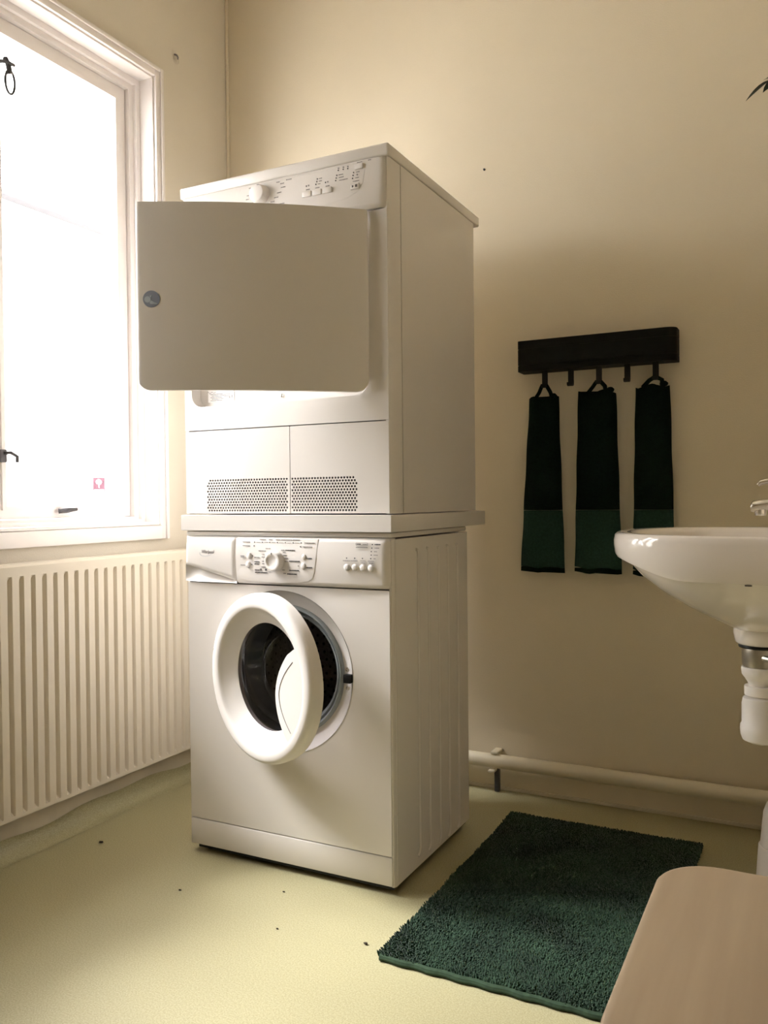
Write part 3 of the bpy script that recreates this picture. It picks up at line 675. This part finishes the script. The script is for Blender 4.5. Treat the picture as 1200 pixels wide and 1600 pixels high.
for i, (tp, bt, z1, z0, hxk, lab) in enumerate(TW):
    tw = root('hand_towel', ((bt[0] + bt[1]) / 2, .752, z0), lab, 'towel', 'dark green towels on the hook rack')
    zband = .872
    def sect(zlo, zhi, nseg, thick):
        b_ = bmesh.new(); rings = []
        for k in range(nseg + 1):
            z = zlo + (zhi - zlo) * k / nseg; t = (z1 - z) / (z1 - z0)
            xa = tp[0] + (bt[0] - tp[0]) * t + .0008 * sin(z * 40 + i * 2); xb = tp[1] + (bt[1] - tp[1]) * t + .0008 * sin(z * 33 + i)
            ring = []
            N = 12
            for q in range(N + 1):
                u = q / N; x = xa + (xb - xa) * u
                yw = .0035 * sin(u * 7 + i + z * 3) * (0.4 + t)
                th_ = thick * (1 - abs(2 * u - 1) ** 6 * .75)
                ztop = z + (.006 * sin(u * 9 + i * 1.7) - .003 if k == nseg and zhi > 1 else 0) + (.003 * sin(u * 11 + i) if k == 0 and zlo < .75 else 0)
                ring.append((x, .752 + yw, th_, ztop))
            rings.append([b_.verts.new((x, y - th_, zz)) for x, y, th_, zz in ring] + [b_.verts.new((x, y + th_, zz)) for x, y, th_, zz in reversed(ring)])
        n_ = len(rings[0])
        for a, c in zip(rings, rings[1:]):
            for q in range(n_): b_.faces.new([a[q], a[(q + 1) % n_], c[(q + 1) % n_], c[q]])
        b_.faces.new(rings[0]); b_.faces.new(rings[-1])
        return b_
    obj('terry', sect(zband, z1, 26, .011), TOWEL, tw, 60)
    bn = obj('woven_band', sect(z0 + .014, zband - .0005, 10, .0092), TOWELB, tw, 60)
    obj('hem', sect(z0, z0 + .0135, 2, .0085), TOWEL, tw, 60)
    cxm = (tp[0] + tp[1]) / 2
    pts = [(cxm - .026, .744, z1 - .006), (hxk - .017, .739, z1 + .012), (hxk - .0075, .735, 1.2395), (hxk, .735, 1.2408), (hxk + .0075, .735, 1.2395), (hxk + .017, .739, z1 + .012), (cxm + .027, .744, z1 - .006)]
    obj('hanging_loop', tube(pts, .0060, 6), TOWEL, tw)
    obj('corner_tuft', lathe([(0, -.008), (.010, -.004), (.012, .003), (.006, .009), (0, .010)], vert(0, 0) if False else (lambda a, b, o, X=tp[1] - .016, Z=z1: Vector((X + a, .750 + b * .6, Z + o))), 12), TOWEL, tw)

# nail hole and small plastic hook on the walls
nl = obj('wall_nail', lathe([(0, .004), (.003, .0035), (.0035, 0), (.0035, -.002)], front(-.057, 1.932, YB), 10), DARKP, None, base=(-.057, YB, 1.929)); tag(nl, 'tiny dark nail head in the cream wall above the dryer', 'nail')
wh = root('wall_hook', (XL, .504, 2.375), 'small clear plastic hook on wall beside the window top', 'hook')
obj('plate', lathe([(.016, 0), (.016, .002), (.013, .003), (0, .003)], axis((XL + .0002, .507, 2.388), (0, 1, 0), (0, 0, 1), (1, 0, 0)), 20), CLEAR, wh)
obj('peg', tube([(XL + .003, .500, 2.400), (XL + .012, .500, 2.396), (XL + .018, .500, 2.386), (XL + .016, .500, 2.380)], [.003, .0028, .0025, .002], 8), GREYP, wh)

# ================================================================== SINK, TAP, TRAP
sk = root('wash_basin', (XR, .0, .63), 'white ceramic wash basin fixed to the wall beside the towels', 'sink')
SCX, SCY, RZ = .760, 0.0, .843
def outline(a, front_a=.252, side=.250, back=XR - .760 - .002):
    c, s = cos(a), sin(a)
    ex, ax = (2.3, front_a) if c < 0 else (7.0, back)
    n_ = 2.6 if c < 0 else 7.0
    r_ = ((abs(c) / ax) ** n_ + (abs(s) / side) ** n_) ** (-1 / n_)
    return r_ * c, r_ * s
NA = 96
def ring_pts(fn): return [fn(2 * pi * k / NA) for k in range(NA)]
def apron(a):      # lower edge of the rim: shallow at the nose, deeper at the sides
    c = cos(a); t = min(1, max(0, (c + .92) / .55)); return .797 - .031 * (t * t * (3 - 2 * t))
def sc(k, z, cx=SCX, cy=SCY): return lambda a: Vector((cx + outline(a)[0] * k, cy + outline(a)[1] * k, z(a) if callable(z) else z))
def inn_o(a, k):
    c, s = cos(a), sin(a); ax, n_ = (.215, 2.3) if c < 0 else (.125, 3.0)
    r_ = ((abs(c) / ax) ** n_ + (abs(s) / .212) ** n_) ** (-1 / n_); return r_ * c * k, r_ * s * k
def inner(k, z, dx=0): return lambda a: Vector((SCX - .005 + dx * (1 - k) + inn_o(a, k)[0], inn_o(a, k)[1], z))
def bowlf(t, bulge):
    def f(a):
        x, y = outline(a); k = .90 if cos(a) < 0 else .90
        px, py = SCX + x * k, y * k; qx, qy = .763 + .046 * cos(a), .046 * sin(a)
        z = (apron(a) + .004) + (.662 - apron(a) - .004) * t; s = t ** bulge
        return Vector((px + (qx - px) * s, py + (qy - py) * s, z))
    return f
R = [inner(.06, .708), inner(.3, .712), inner(.6, .728), inner(.82, .765), inner(.93, .805), inner(.985, .832), inner(1.02, .840), inner(1.06, .8425), sc(.975, RZ), sc(.992, RZ - .004), sc(1.0, RZ - .014), sc(1.0, lambda a: (RZ + apron(a)) / 2), sc(.992, lambda a: apron(a) + .008), sc(.978, lambda a: apron(a) + .001), sc(.955, lambda a: apron(a)), sc(.925, lambda a: apron(a) + .004)]
R += [bowlf(t, 1.6) for t in (0.04, .15, .3, .45, .6, .75, .88, .96, 1.0)]
R += [lambda a: Vector((.763 + .0465 * cos(a), .0465 * sin(a), .655)), lambda a: Vector((.763 + .0435 * cos(a), .0435 * sin(a), .638)), lambda a: Vector((.763 + .040 * cos(a), .040 * sin(a), .634)), lambda a: Vector((.763 + .02 * cos(a), .02 * sin(a), .634))]
bm = bmesh.new(); VV = [[bm.verts.new(p) for p in ring_pts(f)] for f in R]
for a, b2 in zip(VV, VV[1:]):
    for k in range(NA): bm.faces.new([a[k], a[(k + 1) % NA], b2[(k + 1) % NA], b2[k]])
bm.faces.new(VV[0]); bm.faces.new(VV[-1])
for v in bm.verts: v.co.x = min(v.co.x, XR - .001)
obj('basin', bm, CERAM, sk, 50)
obj('drain_ring', lathe([(.030, 0), (.028, .004), (.018, .003), (.016, -.004), (0, -.004)], lambda a, b, o: Vector((.752 + a, b, .7095 + o)), 28), CHROME, sk)
obj('fixing_hole', lathe([(0, 0), (.0055, 0), (.0055, .002), (0, .002)], lambda a, b, o: Vector((.758 + a, -.2395 + b * .8, .7655 - o)), 12), DARKP, sk)

tp_ = root('basin_tap', (.905, 0, RZ), 'chrome single lever tap on the white wash basin', 'tap')
obj('tap_body', lathe([(0, 0), (.026, 0), (.026, .006), (.021, .010), (.021, .05), (.023, .055), (.023, .068), (.018, .075), (0, .076)], lambda a, b, o: Vector((.905 + a, b, RZ + .0005 + o)), 28), CHROME, tp_)
bm = bmesh.new(); Rr = []
for x, z, w_, h_ in ((.900, .884, .017, .012), (.86, .893, .016, .010), (.80, .897, .015, .009), (.766, .891, .0155, .0115), (.752, .889, .0150, .0110), (.748, .887, .013, .008)):
    Rr.append([bm.verts.new((x, w_ * cos(k * pi / 8), z + h_ * sin(k * pi / 8))) for k in range(16)])
for a, b2 in zip(Rr, Rr[1:]):
    for k in range(16): bm.faces.new([a[k], a[(k + 1) % 16], b2[(k + 1) % 16], b2[k]])
bm.faces.new(Rr[0]); bm.faces.new(Rr[-1])
sp = obj('spout', bm, CHROME, tp_, 50)
obj('aerator', lathe([(0, 0), (.010, 0), (.0105, .006), (.0105, .012), (0, .012)], lambda a, b, o: Vector((.764 + a, b, .872 + o)), 20), CHROME, sp)
obj('lever', tube([(.905, 0, .918), (.880, 0, .928), (.84, 0, .936), (.79, 0, .937), (.765, 0, .933), (.760, 0, .928)], [.012, .008, .006, .005, .005, .004], 12), CHROME, tp_)

tr = root('bottle_trap', (.763, 0, .44), 'white plastic bottle trap with metal collar under the wash basin', 'trap')
V_ = lambda a, b, o: Vector((.763 + a, b, o))
obj('rubber_washer', lathe([(0, .6335), (.037, .6335), (.038, .6305), (.037, .6275), (0, .6275)], V_, 32), BLACKP, tr)
mc = obj('metal_collar', lathe([(0, .627), (.031, .627), (.032, .622), (.0315, .598), (.030, .592), (0, .592)], V_, 32), BRASS, tr)
obj('collar_stud', tube([(.763, -.02, .612), (.800, -.055, .612)], .006, 10), BRASS, mc)
obj('upper_nut', lathe([(0, .5915), (.032, .5915), (.033, .586), (.032, .577), (.027, .570), (.022, .562), (.020, .556), (0, .556)], V_, 32), TRAPW, tr)
obj('lower_nut', lathe([(0, .5555), (.0275, .5555), (.0280, .548), (.0275, .5385), (0, .5385)], V_, 32), TRAPW, tr)
obj('bottle', lathe([(0, .538), (.022, .538), (.0300, .533), (.0325, .522), (.0325, .486), (.0350, .482), (.0352, .474), (.0345, .464), (.0310, .455), (.020, .450), (0, .449)], V_, 32), PLASTIC, tr)
obj('outlet_pipe', tube([(.775, .012, .517), (.84, .06, .517), (XR, .06, .517)], .016, 14), TRAPW, tr)

cn = root('plastic_canister', (.795, .46, 0), 'white two part plastic canister standing on floor below the wash basin', 'canister')
cfn = vert(.792, .46)
obj('cup', lathe([(0, 0), (.062, 0), (.063, .004), (.058, .085), (.056, .088), (.050, .088), (0, .087)], cfn, 36), TRAPW, cn)
obj('cover', lathe([(0, .088), (.054, .0885), (.050, .135), (.047, .165), (.040, .185), (.022, .195), (0, .197)], cfn, 36), TRAPW, cn)

# ================================================================== RUG
X0, X1, Y0, Y1 = .086, .600, -.250, .582
rg = root('bath_rug', ((X0 + X1) / 2, (Y0 + Y1) / 2, 0), 'dark green shaggy rug lying on the floor beside the washing machine', 'rug')
obj('backing', box(X0 + .006, X1 - .006, Y0 + .006, Y1 - .006, .0008, .010, .003), RUGB, rg)
pv, pf = [], []
rnd = random.Random(3)
st = .0031
nx, ny = int((X1 - X0) / st), int((Y1 - Y0) / st)
for i in range(nx):
    for j in range(ny):
        x = X0 + (i + .5 + rnd.uniform(-.45, .45)) * st; y = Y0 + .004 + (j + .5 + rnd.uniform(-.45, .45)) * st
        if y > Y1: continue
        f = sin(x * 13 + 1.7 * sin(y * 9)) + sin(y * 17 + 2.1 * sin(x * 11)) + .6 * sin(x * 31 + y * 23)
        lx = .0035 * sin(f * 1.3 + x * 7) + rnd.uniform(-.002, .002); ly = .0035 * cos(f * 1.1 + y * 5) + rnd.uniform(-.002, .002)
        ex = -.001 if i == 0 else (.001 if i == nx - 1 else 0)
        h = .0085 + rnd.uniform(-.0015, .0015); s_ = .0028; a = rnd.uniform(0, 2.1); k = len(pv)
        b0 = [(x + s_ * cos(a + q * 2.094), y + s_ * sin(a + q * 2.094), .008) for q in range(3)]
        pv += b0 + [(x + lx + ex + s_ * .45 * cos(a + q * 2.094), y + ly + s_ * .45 * sin(a + q * 2.094), .008 + h) for q in range(3)]
        pf += [(k, k + 1, k + 4, k + 3), (k + 1, k + 2, k + 5, k + 4), (k + 2, k, k + 3, k + 5), (k + 3, k + 4, k + 5)]
me = bpy.data.meshes.new('pile'); me.from_pydata([(a - rg.location.x, b - rg.location.y, c) for a, b, c in pv], [], pf); me.materials.append(RUGP)
po_ = bpy.data.objects.new('pile', me); C.objects.link(po_); po_.parent = rg; po_['kind'] = 'stuff'
obj('hem_tape', tube([(X0 + .003 + (X1 - X0 - .006) * k / 40, Y0 + .003 + .0018 * sin(k * 1.3), .0075) for k in range(41)], .0068, 8), RUGH, rg)

# ================================================================== STOOL
st_ = root('wooden_stool', (.875, -.80, 0), 'pale birch wood stool with rounded seat corners beside the green rug', 'stool')
sx0, sx1, sy0, sy1, szt = .677, 1.06, -1.02, -.590, .450
def seat_outline(d):
    P = rrect(sx0 + d, sx1 - d, sy0 + d, sy1 - d, .065 - d, 10)
    return [(x + (.006 * ((y + .80) / .2) ** 2 if x < .8 else 0), y) for x, y in P]
bm = bmesh.new(); L = []
for d, z in ((.010, szt), (.004, szt - .0012), (.001, szt - .004), (0, szt - .009), (.001, szt - .015), (.005, szt - .019), (.010, szt - .020)):
    L.append([bm.verts.new((x, y, z)) for x, y in seat_outline(d)])
for a, b2 in zip(L, L[1:]):
    n_ = len(a)
    for k in range(n_): bm.faces.new([a[k], a[(k + 1) % n_], b2[(k + 1) % n_], b2[k]])
bm.faces.new(L[0]); bm.faces.new(L[-1])
obj('seat', bm, BIRCH, st_, 40)
for x, y in ((.735, -.655), (1.0, -.655), (.735, -.955), (1.0, -.955)):
    gx, gy = (x - .868) * .12, (y + .805) * .12
    obj('leg', tube([(x + gx, y + gy, 0), (x, y, szt - .0205)], [.014, .019], 14), BIRCH, st_)
for y in (-.655, -.955): obj('stretcher', box(.75, .985, y - .009, y + .009, szt - .07, szt - .021, .003), BIRCH, st_)

# ================================================================== PLANT ON A SMALL SHELF (only leaf tips reach into view)
ws = root('wall_shelf', (XR, .30, 1.58), 'small white wall shelf under a potted plant on the sink wall', 'shelf')
obj('board', box(.815, XR, .13, .47, 1.585, 1.603, .003), BOARD, ws)
for y in (.2, .4): obj('shelf_bracket', plate([(XR, 1.50), (XR, 1.5845), (.88, 1.5845)], [], .012, lambda u, v, d, y=y: Vector((u, y + d, v))), WOODW, ws, 0)
pp = root('potted_plant', (.915, .30, 1.6035), 'dark leafy plant in a clay pot beside the cream wall', 'plant')
obj('pot', lathe([(0, 0), (.045, 0), (.062, .09), (.067, .09), (.067, .11), (.058, .11), (.055, .095), (0, .095)], lambda a, b, o: Vector((.915 + a, .30 + b, 1.6035 + o)), 28), CLAY, pp)
obj('soil', lathe([(.054, 0), (.03, .005), (0, .006)], lambda a, b, o: Vector((.915 + a, .30 + b, 1.699 + o)), 20), SOIL, pp)
lr = random.Random(11)
def leaf(bm, p, d, up, L_, w_):
    d = d.normalized(); s = d.cross(up).normalized(); prev = None; cen = None
    rows = []
    for k in range(6):
        t = k / 5; wd_ = w_ * sin(pi * min(1, t * .93 + .07)) ** .8; c = p + d * L_ * t - Vector((0, 0, L_ * .25 * t * t))
        rows.append([bm.verts.new(c - s * wd_ + up * .15 * wd_), bm.verts.new(c), bm.verts.new(c + s * wd_ + up * .15 * wd_)])
    for a, b2 in zip(rows, rows[1:]):
        for q in range(2): bm.faces.new([a[q], a[q + 1], b2[q + 1], b2[q]])
stems = [(Vector((-.92, -.05, 0)), .155, .12), (Vector((-.6, -.7, 0)), .17, .16), (Vector((-.3, .9, 0)), .14, .18), (Vector((.2, -.9, 0)), .12, .22), (Vector((-.5, .4, 0)), .10, .26), (Vector((-.1, -.3, 0)), .05, .28)]
for si, (dv, rch, hgt) in enumerate(stems):
    b0 = Vector((.922, .30, 1.685)); pts = []
    for k in range(9):
        t = k / 8; pts.append(b0 + dv.normalized() * rch * t ** 1.2 + Vector((0, 0, hgt * sin(t * pi * .62))))
    sm = obj('stem', tube(pts, [.003 - .0018 * k / 8 for k in range(9)], 6), LEAF, pp)
    for k in range(2, 9):
        tdir = (pts[k] - pts[k - 1]).normalized(); sd_ = tdir.cross(Vector((0, 0, 1))).normalized()
        for s_ in ((-1, 1) if k < 8 else (0,)):
            lb_ = bmesh.new(); leaf(lb_, pts[k], (tdir * .9 + sd_ * s_ * .8 + Vector((0, 0, -.15))), Vector((0, 0, 1)), .045 if s_ else .05, .0105)
            obj('leaf', lb_, LEAF, sm)

# ================================================================== SPECKS ON THE FLOOR
for x, y, r_, lab in ((-.841, -.067, .0055, 'dark crumb lying on the green floor in front of the radiator'), (-.468, -.187, .0032, 'small dark crumb on floor in front of the washing machine kick plate, toward the radiator'), (-.244, -.089, .0028, 'small dark crumb on floor closest to the washing machine kick plate'), (-.162, -.235, .0024, 'tiny dark crumb on pale floor between washing machine and rug corner'), (.035, -.207, .0045, 'brownish crumb lying on pale floor just beside the rug corner')):
    bm = bmesh.new(); bmesh.ops.create_icosphere(bm, subdivisions=1, radius=r_)
    for v in bm.verts: v.co = Vector((v.co.x * 1.3, v.co.y * .9, v.co.z * .5)) * lr.uniform(.75, 1.2)
    zmin = min(v.co.z for v in bm.verts)
    for v in bm.verts: v.co += Vector((x, y, -zmin + .0002))
    tag(obj('crumb', bm, CRUMB, None, 0, base=(x, y, 0)), lab, 'crumb', 'crumbs on the floor')
